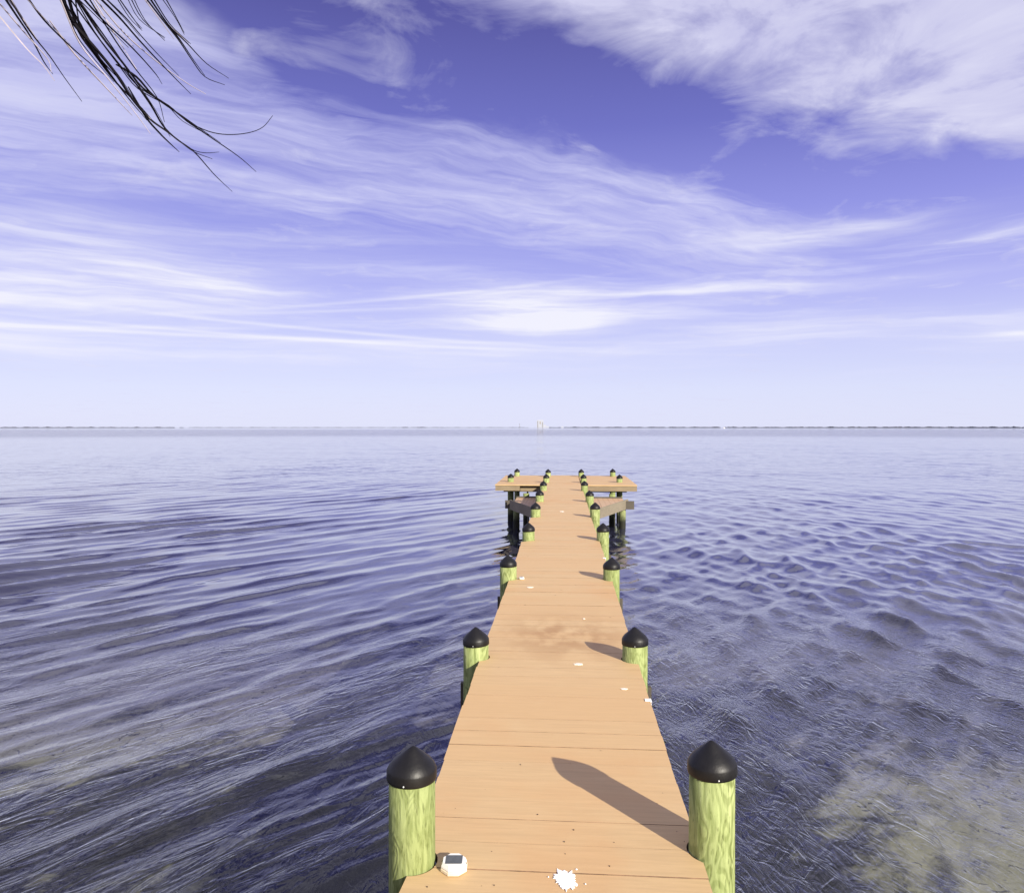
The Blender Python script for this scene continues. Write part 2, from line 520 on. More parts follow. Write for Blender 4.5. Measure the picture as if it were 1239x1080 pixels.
CHOP = 0.65
def waves(X, Y):
    D = np.hypot(X, Y)
    H = np.zeros_like(X); DX = np.zeros_like(X); DY = np.zeros_like(X)
    side = 1 / (1 + np.exp(-X / 2.5))            # 0 left of the pier, 1 right of it
    # gusts: slow change of strength over the surface
    G = np.zeros_like(X)
    for k in range(7):
        a = rng.uniform(0, 2 * math.pi); L = rng.uniform(9, 30)
        G += np.sin((X * math.cos(a) + Y * math.sin(a)) * 2 * math.pi / L + rng.uniform(0, 6.28))
    G = np.clip(0.92 + 0.18 * G, 0.35, 1.25)
    def add(mean, sd, lmin, lmax, slope, n, weight, power=1.0):
        nonlocal H, DX, DY
        for k in range(n):
            a = R(rng.normal(mean, sd)); L = math.exp(rng.uniform(math.log(lmin), math.log(lmax)))
            kk = 2 * math.pi / L
            amp = slope / kk / math.sqrt(n / 2.0)
            fade = np.clip(1.5 - D / (L * 70.0), 0, 1)
            ph = (X * math.cos(a) + Y * math.sin(a)) * kk + rng.uniform(0, 6.28)
            s = np.sin(ph)
            # a little crest sharpening
            e = amp * weight * fade * G
            c = np.cos(ph) * e * CHOP
            H += e * (s - 0.16 * np.cos(2 * ph)); DX += c * math.cos(a); DY += c * math.sin(a)
    near = np.clip((D - 4.0) / 9.0, 0.0, 1.0)
    calm = np.minimum(1.0, 12.0 / np.maximum(D, 1.0)) ** 1.2
    add(-36, 6, 0.80, 1.45, 0.215, 14, calm * (0.40 + 0.60 * near) * (1 - 0.75 * side))
    add(4, 9, 0.6, 1.2, 0.145, 14, calm * (0.25 + 0.75 * near) * (0.15 + 0.85 * side))
    add(-140, 14, 0.7, 1.3, 0.080, 12, calm * (0.20 + 0.80 * near) * (0.15 + 0.85 * side))
    # peaked crests over broad troughs
    sg = np.std(H[(D > 8) & (D < 20)])
    H += (0.34 - 0.22 * side) * sg * (np.clip(H / sg, -2.2, 2.6) ** 2 - 1.0) * np.clip(1.6 - D / 50.0, 0, 1)
    add(-34, 14, 0.30, 0.68, 0.115, 36, calm * (0.45 + 0.55 * near) * (1 - 0.55 * side))
    add(-6, 22, 0.28, 0.62, 0.115, 36, calm * (0.45 + 0.55 * near) * (0.1 + 0.9 * side))
    add(-33, 7, 0.40, 0.85, 0.165, 16, (1 - side) * np.clip(1.6 - D / 9.0, 0, 1))
    patch = np.sin(X * 0.7 + 1.3 * np.sin(Y * 0.6)) * np.sin(Y * 0.8 + X * 0.5) + 0.35 * np.sin(X * 1.9 - Y * 1.4)
    add(-33, 12, 0.13, 0.27, 0.150, 30, np.clip(0.25 + 1.0 * patch, 0.04, 1) * np.clip(1.8 - D / 12.0, 0, 1))
    add(-90, 60, 2.0, 5.0, 0.018, 8, np.ones_like(X))
    return H, DX, DY

def build_water():
    r = wave_rows()
    core = np.linspace(-50, 46, 720)
    side_r = np.linspace(46, 180, 50)[1:]
    side_l = np.linspace(-180, -50, 50)[:-1]
    a = np.radians(np.concatenate([side_l, core, side_r]))
    A, RR = np.meshgrid(a, r)
    X, Y = RR * np.sin(A), RR * np.cos(A)
    Z, DX, DY = waves(X, Y)
    X = X + DX; Y = Y + DY
    me = grid_mesh('water', X, Y, Z)
    print('water verts', len(me.vertices), 'rows', len(r))
    m, t, p = new_mat('bay_water')
    t.nodes.remove(p)
    P = geo_pos(t)
    x, y, z = sep(t, P)
    dist = (x * x + y * y)._m('SQRT')
    u = x * 0.58 + y * 0.82
    v = x * 0.82 - y * 0.58
    # capillary ripples, finer and more confused to the right of the pier
    rip1 = 1.0 - (noise(t, comb(t, u * 0.36, v * 1.4, 0.0), 4.6, 3, 0.5, 0.9) - 0.5).abs() * 4.0
    rip2 = 1.0 - (noise(t, comb(t, x * 1.4 + y * 0.35, y * 0.58, 5.0), 7.5, 3, 0.5, 1.1) - 0.5).abs() * 4.0
    gust = noise(t, comb(t, x * 0.05, y * 0.035, 0.0), 1.0, 5, 0.6)
    gust2 = noise(t, comb(t, u * 0.16, v * 0.5, 3.0), 1.0, 4, 0.6)
    near = dist.step(9.0, 16.0, 1.0, 0.12)
    hgt = rip1 * 0.0095 * gust2.step(0.42, 0.60) * near + rip2 * 0.0100 * (1.0 - ((((x - 4.0) / 2.2) ** 2.0 + ((y - 5.0) / 2.4) ** 2.0) * -1.0).exp() * 0.6) * (x.step(-1.0, 2.0) * 0.8 + 0.2) * near
    # swell beyond the reach of the mesh
    far = noise(t, comb(t, x * 0.55, y * 0.62, 2.0), 2.0, 3, 0.6, 0.5) * dist.step(26.0, 60.0) * 0.080
    big = noise(t, comb(t, x * 0.16, y * 0.16, 8.0), 1.0, 4, 0.6) * dist.step(70.0, 220.0) * 0.30
    ruff = noise(t, comb(t, x * 0.3, y * 0.3, 4.0), 1.3, 4, 0.65) * dist.step(200.0, 330.0) * dist.step(900.0, 1700.0, 1.0, 0.0) * 0.55
    nrm = bump(t, hgt + far + big + ruff, 1.0, 1.0)
    # Schlick reflectance, the same seen from above and from below
    dt = t.nodes.new('ShaderNodeVectorMath'); dt.operation = 'DOT_PRODUCT'
    t.links.new(t.nodes.new('ShaderNodeNewGeometry').outputs['Incoming'], dt.inputs[0])
    t.links.new(nrm.k, dt.inputs[1])
    cs = S(t, dt.outputs['Value']).abs().min(1.0)
    refl = (1.0 - cs) ** 3.5 * 0.970 + 0.030
    gl = t.nodes.new('ShaderNodeBsdfGlossy')
    gl.inputs['Roughness'].default_value = 0.025
    gl.inputs['Color'].default_value = (1, 1, 1, 1)
    t.links.new(nrm.k, gl.inputs['Normal'])
    tr = t.nodes.new('ShaderNodeBsdfTransparent')
    tr.inputs['Color'].default_value = (0.86, 0.88, 0.84, 1)
    df = t.nodes.new('ShaderNodeBsdfDiffuse')
    df.inputs['Color'].default_value = (0.034, 0.035, 0.070, 1)
    murk = dist.step(5.0, 19.0, 0.06, 0.90)
    mx = t.nodes.new('ShaderNodeMixShader')
    t.links.new(murk.k, mx.inputs[0]); t.links.new(tr.outputs[0], mx.inputs[1]); t.links.new(df.outputs[0], mx.inputs[2])
    m2 = t.nodes.new('ShaderNodeMixShader')
    t.links.new(refl.k, m2.inputs[0]); t.links.new(mx.outputs[0], m2.inputs[1]); t.links.new(gl.outputs[0], m2.inputs[2])
    t.links.new(m2.outputs[0], t.nodes['Material Output'].inputs['Surface'])
    tag(link('water', me, m), kind='structure')
build_water()

# ------------------------------------------------------------------ the pier
random.seed(3)
pier = empty('pier', (0, 0, 0))
tag(pier, 'long orange brown wooden pier with black capped pilings and T shaped end', 'pier')

# (photo x of the cap tip, photo y of the cap tip, distance of the row, outer piling?)
INNER = [(498, 901, 2.98), (862, 895, 3.14), (576, 758, 5.70), (768.5, 758, 5.72), (615, 671, 8.70), (740, 674, 8.74),
         (639.5, 632, 11.72), (729.5, 632.5, 11.76), (648, 607.5, 14.80), (720, 607.5, 14.80), (653, 592.2, 17.85), (713.5, 593, 17.85),
         (657.5, 581.5, 21.0), (707.2, 581.4, 21.0), (661, 573.2, 24.05), (706, 573.4, 24.05), (663.2, 567.2, 27.0), (703.2, 567.2, 27.0)]
OUTER = [(618, 572.8, 24.3), (749.6, 573.8, 24.3), (625.6, 566.6, 27.2), (741.4, 566.8, 27.2)]
PR = 0.097
piles = []
for (px, py, d) in INNER + OUTER:
    tip = on_y(px, py, d)
    piles.append((tip.x, tip.y, tip.z))
print('piles', [tuple(round(v, 2) for v in p) for p in piles])

def edge_x(side, y):
    """x of the deck edge at distance y, notched round the pilings"""
    x = (-0.635 + 0.006 * math.sin(y * 0.9)) if side < 0 else (0.585 + 0.006 * math.sin(y * 0.7 + 1))
    for (cx, cy, cz) in piles[:len(INNER)]:
        if (cx < 0) == (side < 0):
            rr = PR + 0.009
            if abs(y - cy) < rr:
                c = math.sqrt(rr * rr - (y - cy) ** 2)
                x = max(x, cx + c) if side < 0 else min(x, cx - c)
    return x

PITCH_P = 0.195
def plank_outline(y0, y1, jl, jr):
    ys = [y0, y1]
    for (cx, cy, cz) in piles[:len(INNER)]:
        for k in range(-10, 11):
            yy = cy + (PR + 0.009) * math.sin(k * math.pi / 20)
            if y0 < yy < y1: ys.append(yy)
    ys = sorted(set(ys))
    return [(edge_x(1, yy) + jr, yy) for yy in ys] + [(edge_x(-1, yy) + jl, yy) for yy in reversed(ys)]

y = 0.60
n = 0
planks = []
while y < 27.55:
    gap = random.choice((0.0009, 0.0012, 0.002, 0.003, 0.003, 0.0055))
    bm = bmesh.new()
    dz = random.uniform(-0.0016, 0.0016)
    prism(bm, plank_outline(y, y + PITCH_P - gap, random.uniform(-.004, .004), random.uniform(-.004, .004)), DECK - 0.038 + dz, DECK + dz)
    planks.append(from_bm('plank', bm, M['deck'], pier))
    y += PITCH_P; n += 1
END_Y = y

def dirty_edges(o):
    # stain and dirt gather in the joints: the narrow edges of the boards are bare and dark
    o.data.materials.append(M['edge'])
    for f_ in o.data.polygons:
        if abs(f_.normal.z) < 0.5: f_.material_index = 1

for o in planks: dirty_edges(o)

def cap_profile(r):
    return [(r - 0.002, 0.0), (r + 0.001, 0.002), (r + 0.002, 0.010), (r + 0.001, 0.040), (r - 0.001, 0.046), (r - 0.007, 0.057), (r * 0.80, 0.074),
            (r * 0.60, 0.091), (r * 0.42, 0.107), (r * 0.25, 0.121), (r * 0.11, 0.132), (r * 0.05, 0.135), (0.0, 0.137)]

def piling(x, yy, ztip, r=PR):
    ph = random.uniform(0, 6.28)
    zc = ztip - 0.121                      # underside of the cap's skirt
    wob = lambda a, z: 1 + 0.022 * math.sin(2 * a + ph) + 0.012 * math.sin(3 * a + ph * 2 + z * 1.6) + 0.008 * math.sin(5 * a + z * 5)
    bm = bmesh.new()
    zb = -2.4
    lathe(bm, [(r * (1.06 - 0.06 * k / 16), zb + (zc + 0.012 - zb) * k / 16 - zc) for k in range(17)], 28, (0, 0, 0), wob)
    # origin at the top of the timber keeps the grain of every pile its own
    o = from_bm('piling', bm, M['piling'], pier, True)
    o.location = (x, yy, zc)
    bm = bmesh.new()
    tilt = (random.uniform(-.006, .006), random.uniform(-.006, .006))
    lathe(bm, cap_profile(r + 0.0045), 30, (0, 0, 0), lambda a, z: 1 + 0.010 * math.sin(2 * a + ph) + 0.02 * max(0, z - .06) / .1 * math.sin(3 * a + ph))
    for v in bm.verts:
        k = max(0, v.co.z - 0.04) / 0.10
        v.co.x += tilt[0] * k; v.co.y += tilt[1] * k
    c = from_bm('piling_cap', bm, M['cap'], o, True)
    c.location = (0, 0, -0.016)
    c.rotation_euler = (random.uniform(-.03, .03), random.uniform(-.03, .03), random.uniform(0, 6))
    return o

for i, (x, yy, zt) in enumerate(piles):
    o = piling(x, yy, zt, PR if i < 18 else PR * 1.02)
    if i < 4:                              # the galvanised screw in the skirt of the near caps
        bm = bmesh.new()
        for sx in ((-0.012,) if i != 1 else (0.006,)):
            bmesh.ops.create_uvsphere(bm, u_segments=8, v_segments=6, radius=0.0036, matrix=Matrix.Translation((sx, -(PR + 0.0075), -0.004)))
        from_bm('screw', bm, M['screw'], o, True)

# stringers under the deck and a pair of cross beams at every bent
for sx in (-0.44, 0.0, 0.42):
    bm = bmesh.new(); box(bm, (sx - .022, 0.6, DECK - .25), (sx + .022, 27.5, DECK - .0395)); from_bm('stringer', bm, M['under'], pier)
for k in range(0, 18, 2):
    (x0, y0, _), (x1, y1, _) = piles[k], piles[k + 1]
    ym = (y0 + y1) / 2
    bm = bmesh.new(); box(bm, (x0 - .14, ym + PR + .012, DECK - .47), (x1 + .14, ym + PR + .057, DECK - .252)); from_bm('cross_beam', bm, M['under'], pier)

# the T head: a platform either side of the walk, boards running across
F0, F1 = 23.15, 27.55
for side in (-1, 1):
    inner = -0.66 if side < 0 else 0.61
    outer = on_z(598.5, 586.5, DECK).x if side < 0 else on_z(770.5, 586.5, DECK).x
    plat = empty('platform', (0, 0, 0)); plat.parent = pier
    yy = F0
    while yy < F1 - 0.05:
        bm = bmesh.new()
        out = outer + random.uniform(-.012, .012)
        hole = [p for p in piles if abs(p[1] - (yy + .09)) < 0.2 and (p[0] < 0) == (side < 0)]
        a, b = sorted((inner, out))
        zj = random.uniform(-.002, .002)
        box(bm, (a, yy, DECK - .036 + zj), (b, yy + PITCH_P - 0.006, DECK + zj - .001))
        from_bm('plank', bm, M['wing'], plat)
        yy += PITCH_P
    a, b = sorted((inner + side * 0.02, outer))
    if side < 0:
        # outer half of the front board stands proud, the inner half sits back on the next joist
        bm = bmesh.new(); box(bm, (a, F0 + .02, DECK - .20), (-1.34, F0 + .06, DECK - .041)); from_bm('fascia_board', bm, M['fascia'], plat)
        bm = bmesh.new(); box(bm, (-1.335, F0 + .16, DECK - .225), (b, F0 + .20, DECK - .041)); from_bm('fascia_board', bm, M['fascia'], plat)
    else:
        bm = bmesh.new(); box(bm, (a, F0 + .02, DECK - .20), (b, F0 + .06, DECK - .041)); from_bm('fascia_board', bm, M['fascia'], plat)
    bm = bmesh.new(); box(bm, (a, F1 - .06, DECK - .20), (b, F1 - .02, DECK - .041)); from_bm('fascia_board', bm, M['fascia'], plat)
    ex = outer - side * .025
    bm = bmesh.new(); box(bm, (min(ex, ex - side * .04), F0 + .062, DECK - .20), (max(ex, ex - side * .04), F1 - .062, DECK - .041)); from_bm('end_board', bm, M['fascia'], plat)
    for k in range(1, 5):
        if side < 0 and k == 0: continue
        yj = F0 + .06 + k * (F1 - F0 - .12) / 5
        bm = bmesh.new(); box(bm, (a + .07, yj, DECK - .19), (b - .03, yj + .04, DECK - .041)); from_bm('joist', bm, M['under'], plat)
    # beams bolted to the outer pilings
    op = piles[18 if side < 0 else 19]
    for oy in (.12,):
        bm = bmesh.new(); box(bm, (min(op[0] - side * .95, op[0] + side * .25), op[1] + oy, DECK - .34), (max(op[0] - side * .95, op[0] + side * .25), op[1] + oy + .04, DECK - .205)); from_bm('cross_beam', bm, M['under'], plat)

# the lower landings tucked in the corners, front edge cut at an angle
LZ = 0.90
for side in (-1, 1):
    land = empty('landing', (0, 0, 0)); land.parent = pier
    if side < 0:
        o_pt, i_pt = on_z(619.0, 604.8, LZ), on_z(645.5, 614.0, LZ)
    else:
        o_pt, i_pt = on_z(758.0, 604.0, LZ), on_z(724.5, 614.5, LZ)
    print('landing', side, o_pt, i_pt)
    back = 22.95
    xin = -0.67 if side < 0 else 0.63
    xo = o_pt.x - side * 0.10
    front = lambda x: i_pt.y + (o_pt.y - i_pt.y) * (x - i_pt.x) / (o_pt.x - i_pt.x)
    xs = np.linspace(xin, xo, 9)
    for xa, xb in zip(xs, xs[1:]):
        xb = xb - side * 0.006
        pts = [(xa, front(xa) + .01), (xb, front(xb) + .01), (xb, back), (xa, back)]
        if side < 0: pts = pts[::-1]
        bm = bmesh.new(); prism(bm, pts, LZ - .034, LZ + random.uniform(-.002, .002)); from_bm('plank', bm, M['landing'], land)
    bm = bmesh.new()
    beam(bm, (xin + side * 0.0, front(xin) - .015, LZ - .002), (o_pt.x + side * .05, front(o_pt.x + side * .05) - .015, LZ - .002), .04, .29)
    from_bm('fascia_board', bm, M['timber'], land)
    bm = bmesh.new(); box(bm, (min(xin, xo), back + .002, LZ - .20), (max(xin, xo), back + .042, LZ + .045)); from_bm('back_board', bm, M['under'], land)
    bm = bmesh.new(); box(bm, (min(xin, xo + side * .32), back - .45, LZ - .29), (max(xin, xo + side * .32), back - .38, LZ - .04)); from_bm('cross_beam', bm, M['under'], land)
    # legs of the landing, standing in the water
    for (lx, ly) in ((xo - side * .02, back - .32), (xo - side * .30, back + .18)):
        bm = bmesh.new()
        lathe(bm, [(.105, -2.4), (.10, -1.0), (.098, LZ - .06 if ly < back else DECK - .28)], 18)
        g = from_bm('post', bm, M['piling'], land, True); g.location = (lx, ly, 0)

# dark pipe rail and a hanging pipe at the left corner
bm = bmesh.new()
zt = 1.115
a = on_y(628, 588.8, 23.9); b = on_y(636.5, 589.2, 23.9); c = on_y(638.3, 590.6, 23.9); e = on_y(638.5, 601.5, 23.9)
tube(bm, [a, b, c, e], 0.026)
f, g = on_y(638.5, 593.4, 23.9), on_y(651.0, 593.4, 23.9)
tube(bm, [f, g], 0.030)
from_bm('pipe_rail', bm, M['pipe'], pier)
bm = bmesh.new()
a, b = on_y(638.6, 616, 20.8), on_y(638.9, 633, 20.8)
tube(bm, [a, (a + b) / 2 + Vector((.01, 0, 0)), b, Vector((b.x, b.y, -1.6))], 0.03)
from_bm('hanging_pipe', bm, M['pipe'], pier)

# ------------------------------------------------------------------ small things on the deck
def solar_light(p, rot, s=1.0):
    root = empty('solar_light', p)
    root.rotation_euler = (0, 0, rot)
    def octo(r, k=0.40):
        c = r * k
        return [(r, c), (c, r), (-c, r), (-r, c), (-r, -c), (-c, -r), (c, -r), (r, -c)]
    def loft(name, rows, mat):
        bm = bmesh.new(); rings = []
        for r, z in rows: rings.append([bm.verts.new((x * s, y_ * s, z * s)) for x, y_ in octo(r)])
        for A, B in zip(rings, rings[1:]):
            for i in range(8): bm.faces.new((A[i], A[(i + 1) % 8], B[(i + 1) % 8], B[i]))
        bm.faces.new(rings[0][::-1]); bm.faces.new(rings[-1])
        return from_bm(name, bm, mat, root)
    loft('base', [(.050, 0), (.053, .002), (.053, .012), (.049, .015)], M['cream'])
    loft('body', [(.048, .0155), (.051, .018), (.050, .024), (.0455, .035), (.044, .038)], M['white'])
    bm = bmesh.new(); box(bm, (-.034 * s, -.029 * s, .0381 * s), (.034 * s, .029 * s, .0395 * s)); from_bm('solar_panel', bm, M['solar'], root)
    for ax, ay in ((.049, -.006), (-.049, .010), (-.047, -.014)):
        bm = bmesh.new(); bmesh.ops.create_uvsphere(bm, u_segments=10, v_segments=6, radius=.0055 * s, matrix=Matrix.Translation((ax * .94 * s, ay * s, .026 * s)))
        from_bm('lens', bm, M['lens'], root, True)
    for sx in (-1, 1):
        bm = bmesh.new(); lathe(bm, [(.004, .0), (.004, .0025), (0, .003)], 10, (sx * .043, .026, .0135)); from_bm('screw', bm, M['screw'], root)
    return root
p = on_z(549.5, 1051.0, DECK)
o = solar_light((p.x, p.y, DECK + .002), R(4))
tag(o, 'white eight sided solar deck light with grey panel beside the nearest left piling', 'solar light', 'solar lights on the deck')
p = on_z(631, 700.5, DECK)
o = solar_light((p.x, p.y, DECK + .002), R(40), .62)
tag(o, 'small white solar light at left deck edge by the third piling', 'solar light', 'solar lights on the deck')

def splash(name, px, py, wpx, hpx, label, seed, spikes=17, drops=0, rough=.35):
    rs = random.Random(seed)
    c = on_z(px, py, DECK)
    w = (on_z(px + wpx / 2, py, DECK) - on_z(px - wpx / 2, py, DECK)).length / 2
    h = abs(on_z(px, py - hpx / 2, DECK).y - on_z(px, py + hpx / 2, DECK).y) / 2
    bm = bmesh.new()
    n_ = spikes * 3
    q1, q2 = rs.uniform(0, 6), rs.uniform(0, 6)
    pts = []
    for i in range(n_):
        a = 2 * math.pi * i / n_
        k = .84 + .10 * math.sin(2 * a + q1) + .07 * math.sin(5 * a + q2) - rough * .5 * rs.random() ** 2 + (.28 * rs.random() if rs.random() < .14 else 0)
        pts.append((k * w * math.cos(a), k * h * math.sin(a)))
    # a low dome over a ragged outline
    rim = [bm.verts.new((x, y_, 0.0)) for x, y_ in pts]
    mid = [bm.verts.new((x * .93, y_ * .93, 0.0022)) for x, y_ in pts]
    top = bm.verts.new((0, 0, 0.0045))
    for i in range(n_):
        j = (i + 1) % n_
        bm.faces.new((rim[i], rim[j], mid[j], mid[i])); bm.faces.new((mid[i], mid[j], top))
    bm.faces.new(rim[::-1])
    for k in range(drops):
        a = rs.uniform(0, 6.28); rr = rs.uniform(1.05, 1.6)
        dr = rs.uniform(.002, .0045)
        lathe(bm, [(dr, 0), (dr * .8, .0018), (0, .0028)], 8, (rr * w * math.cos(a), rr * h * math.sin(a), 0))
    o = from_bm(name, bm, M['splash'] if wpx > 20 else M['oldsplash'], None)
    o.location = (c.x, c.y, DECK + .0022)
    return tag(o, label, 'bird dropping', 'white bird droppings on the deck')
splash('bird_dropping', 684.5, 1064, 35, 26, 'large white bird splatter with ragged edge on the nearest boards', 5, 19, 5, .4)
splash('bird_dropping', 700, 803.5, 14, 3.2, 'oval white dropping mid deck between the second pair of pilings', 6)
splash('bird_dropping', 755, 833.5, 9, 3, 'small white dropping near the right edge just this side of the second pilings', 7)
splash('bird_dropping', 641.5, 710.5, 9, 2, 'small white dropping left of centre just before the third pilings', 8)
splash('bird_dropping', 680, 618.8, 6, 1.6, 'tiny pale dropping on the deck middle by the far fifth pilings', 9)
splash('bird_dropping', 706.5, 748.6, 4, 1.6, 'tiny pale dropping behind the right second piling', 10)
for (px, py, h, lab) in ((788.5, 847, .05, 'white streak of dropping running down the right deck edge past the second piling'),
                         (733.5, 675, .09, 'white streak of dropping on the right deck edge beside the third piling')):
    q = on_z(px - 3, py, DECK)
    ex = edge_x(1, q.y)
    bm = bmesh.new()
    rs = random.Random(int(px))
    prof = [(-.03, .0), (-.012, -.4 * h), (-.004, -h), (.006, -.8 * h), (.010, -.3 * h), (.03, 0)]
    fr = [bm.verts.new((.0072, a, b + .002)) for a, b in prof]
    bk = [bm.verts.new((-.004, a, b + .002)) for a, b in prof]
    bm.faces.new(fr); bm.faces.new(bk[::-1])
    for i in range(len(prof)):
        j = (i + 1) % len(prof); bm.faces.new((fr[i], bk[i], bk[j], fr[j]))
    box(bm, (-.035, -.024, .0022), (.006, .02, .0045))
    o = from_bm('bird_dropping', bm, M['splash']); o.location = (ex + .003, q.y, DECK)
    tag(o, lab, 'bird dropping', 'white bird droppings on the deck')

# crumbs of dirt and leaf on the boards
bm = bmesh.new()
rs = random.Random(11)
specks = [(551, 978), (650.5, 985.5), (595, 1030), (727, 908), (802, 959.5), (819, 1006), (828, 1018), (684, 1033), (795, 972), (694, 1004),
          (743, 1019), (598, 1071), (517, 1073), (690, 924), (630, 925)]
specks = [on_z(a, b, DECK) for a, b in specks] + [Vector((rs.uniform(-.58, .54), rs.uniform(2.6, 12), DECK)) for _ in range(12)]
for c in specks:
    n_ = 6; r_ = rs.uniform(.0015, .0042)
    e_ = rs.uniform(.5, 1.8); th = rs.uniform(0, 3.1)
    pts = []
    for i in range(n_):
        a = 2 * math.pi * i / n_; k = r_ * rs.uniform(.6, 1.2)
        x_, y_ = k * e_ * math.cos(a), k * math.sin(a)
        pts.append((c.x + x_ * math.cos(th) - y_ * math.sin(th), c.y + x_ * math.sin(th) + y_ * math.cos(th)))
    prism(bm, pts, DECK + .0018, DECK + .0018 + r_ * .6)
tag(from_bm('debris', bm, M['debris']), kind='stuff')

# ------------------------------------------------------------------ the palm on the bank, one frond hanging into view
palm = empty('palm_tree', (-3.3, -0.9, 0.0))
tag(palm, 'palm with a wind blown frond of thin dark leaflets hanging at upper left', 'palm tree')
bm = bmesh.new()
tp = [(0 + .25 * (k / 12) ** 2, .1 * (k / 12), -.2 + 6.4 * k / 12) for k in range(13)]
tube(bm, tp, [.17 - .006 * k + .012 * (k % 2) for k in range(13)], 14)
from_bm('trunk', bm, M['trunk'], palm, True)
CROWN = Vector((-3.3, -0.9, 0.0)) + Vector(tp[-1])

def bez(a, b, c, d, t):
    return a * (1 - t) ** 3 + 3 * b * t * (1 - t) ** 2 + 3 * c * t * t * (1 - t) + d * t ** 3

def spline(pts, n_):
    """Catmull-Rom through the points"""
    out = []
    P_ = [pts[0] * 2 - pts[1]] + pts + [pts[-1] * 2 - pts[-2]]
    for i in range(1, len(P_) - 2):
        for k in range(n_):
            t_ = k / n_
            a, b, c, d = P_[i - 1:i + 3]
            out.append(.5 * ((2 * b) + (c - a) * t_ + (2 * a - 5 * b + 4 * c - d) * t_ ** 2 + (3 * b - a - 3 * c + d) * t_ ** 3))
    out.append(pts[-1].copy())
    return out

def leaflet(bm, pts, width, face):
    """a narrow blade folded along its midrib, tapering to the tip"""
    n_ = len(pts); rows = []
    for i, p_ in enumerate(pts):
        f_ = (pts[min(i + 1, n_ - 1)] - pts[max(i - 1, 0)]).normalized()
        s_ = f_.cross(face).normalized(); u_ = s_.cross(f_)
        t_ = i / (n_ - 1)
        w_ = width * (min(1, .45 + 4 * t_)) * (1 - t_ ** 2.2) * .5 + .0006
        rows.append([bm.verts.new(p_ - s_ * w_ + u_ * w_ * .5), bm.verts.new(p_), bm.verts.new(p_ + s_ * w_ + u_ * w_ * .5), bm.verts.new(p_ - u_ * (w_ * .35 + .0005))])
    for A, B in zip(rows, rows[1:]):
        for i, j in ((0, 1), (1, 2), (2, 3), (3, 0)):
            bm.faces.new((A[i], A[j], B[j], B[i]))
    bm.faces.new(rows[0][::-1]); bm.faces.new(rows[-1])

def at(px, py, dist):
    return Vector((0, 0, CAM_Z)) + ray(px, py) * dist
tipr = at(70, -45, 2.5)
r0, r1, r2, r3 = CROWN, CROWN + Vector((.5, .8, .75)), tipr + Vector((-.75, -.7, .65)), tipr
rach = [bez(r0, r1, r2, r3, k / 20) for k in range(21)]
frond_bm = bmesh.new()
tube(frond_bm, [p_ - palm.location for p_ in rach], [.030 - .0012 * k for k in range(21)], 8)
frond = from_bm('frond', frond_bm, M['trunk'], palm, True)
STR = [  # photo px control points, width in mm, dark?
    ([(72, -5), (88, 27), (103, 45), (118, 62), (139, 88), (160, 120), (181, 144), (200, 158), (216, 170), (235, 184), (257, 192.5)], 15, 1),
    ([(82, -5), (95, 38), (115, 67), (141, 101), (171, 131), (187, 149), (201, 158)], 17, 1),
    ([(98, -5), (125, 25), (160, 58), (187, 88), (196, 102)], 9, 1),
    ([(118, -5), (144, 21), (165, 45), (187, 69), (211, 94), (231, 114)], 9, 1),
    ([(142, -5), (160, 21), (172, 35)], 8, 1),
    ([(157, -5), (173, 24), (199, 47)], 8, 1),
    ([(174, -6), (197, 24), (216, 48), (232, 72), (248, 93), (272, 103)], 12, 1),
    ([(179, -6), (203, 29), (227, 53), (250, 77), (277, 95)], 9, 1),
    ([(198, -6), (213, 21), (223, 40)], 7, 1),
    ([(31, -6), (53, 24), (85, 56), (107, 75), (128, 92)], 9, 1),
    ([(3, -6), (21, 21), (37, 45), (53, 75), (64, 90)], 11, 1),
    ([(10, -3), (35, 37), (59, 67), (77, 93), (99, 123)], 9, 1),
    ([(90, -6), (120, 40), (149, 77), (173, 107), (203, 128), (227, 147), (253, 165), (288, 189), (310, 208)], 11, 1),
    ([(150, 82), (181, 125), (197, 152), (213, 168), (235, 184), (259, 211), (281, 232)], 8, 1),
    ([(155, 105), (176, 141), (192, 160), (205, 173), (217, 184)], 8, 1),
    ([(140, 78), (165, 93), (187, 117), (221, 141), (267, 173)], 9, 1),
    ([(95, 0), (132, 52), (158, 90), (186, 130), (206, 166)], 7, 1),
    ([(87, 10), (118, 66), (150, 112), (178, 146)], 8, 1),
    ([(105, -6), (140, 50), (165, 85), (190, 118), (199, 148)], 6, 1),
    ([(75, 4), (96, 52), (128, 92), (160, 132), (182, 162)], 5, 0),
    ([(0, 21), (32, 59), (53, 80), (66, 98)], 8, 0),
    ([(0, 5), (30, 40), (58, 72), (62, 88)], 7, 0),
    ([(112, -5), (150, 40), (190, 75), (225, 100), (249, 114)], 6, 0),
    ([(60, 25), (90, 65), (130, 108), (160, 140)], 5, 0),
    ([(203, 128), (227, 147), (252, 159), (275, 163), (300, 161), (318, 154), (330, 140)], 2.5, 1),
    ([(216, 170), (235, 182), (250, 185), (265, 184)], 3, 1),
    ([(92, 20), (112, 60), (140, 92)], 14, 1),
]
rs = random.Random(21)
for pp, wmm, dark in STR[:19] + STR[:8] + STR[12:13]:
    if pp[0][1] < 6:
        k = rs.uniform(.55, 1.0); ox, oy = rs.uniform(-7, 7), rs.uniform(-4, 4)
        n_ = max(3, int(len(pp) * k))
        STR.append(([(a + ox * (1 - i / len(pp)) + rs.uniform(-2, 2) + i * rs.uniform(-.6, .9), b + (oy * i / len(pp) if i else 0)) for i, (a, b) in enumerate(pp[:n_])], rs.uniform(4, 8), 1 if rs.random() < .75 else 0))
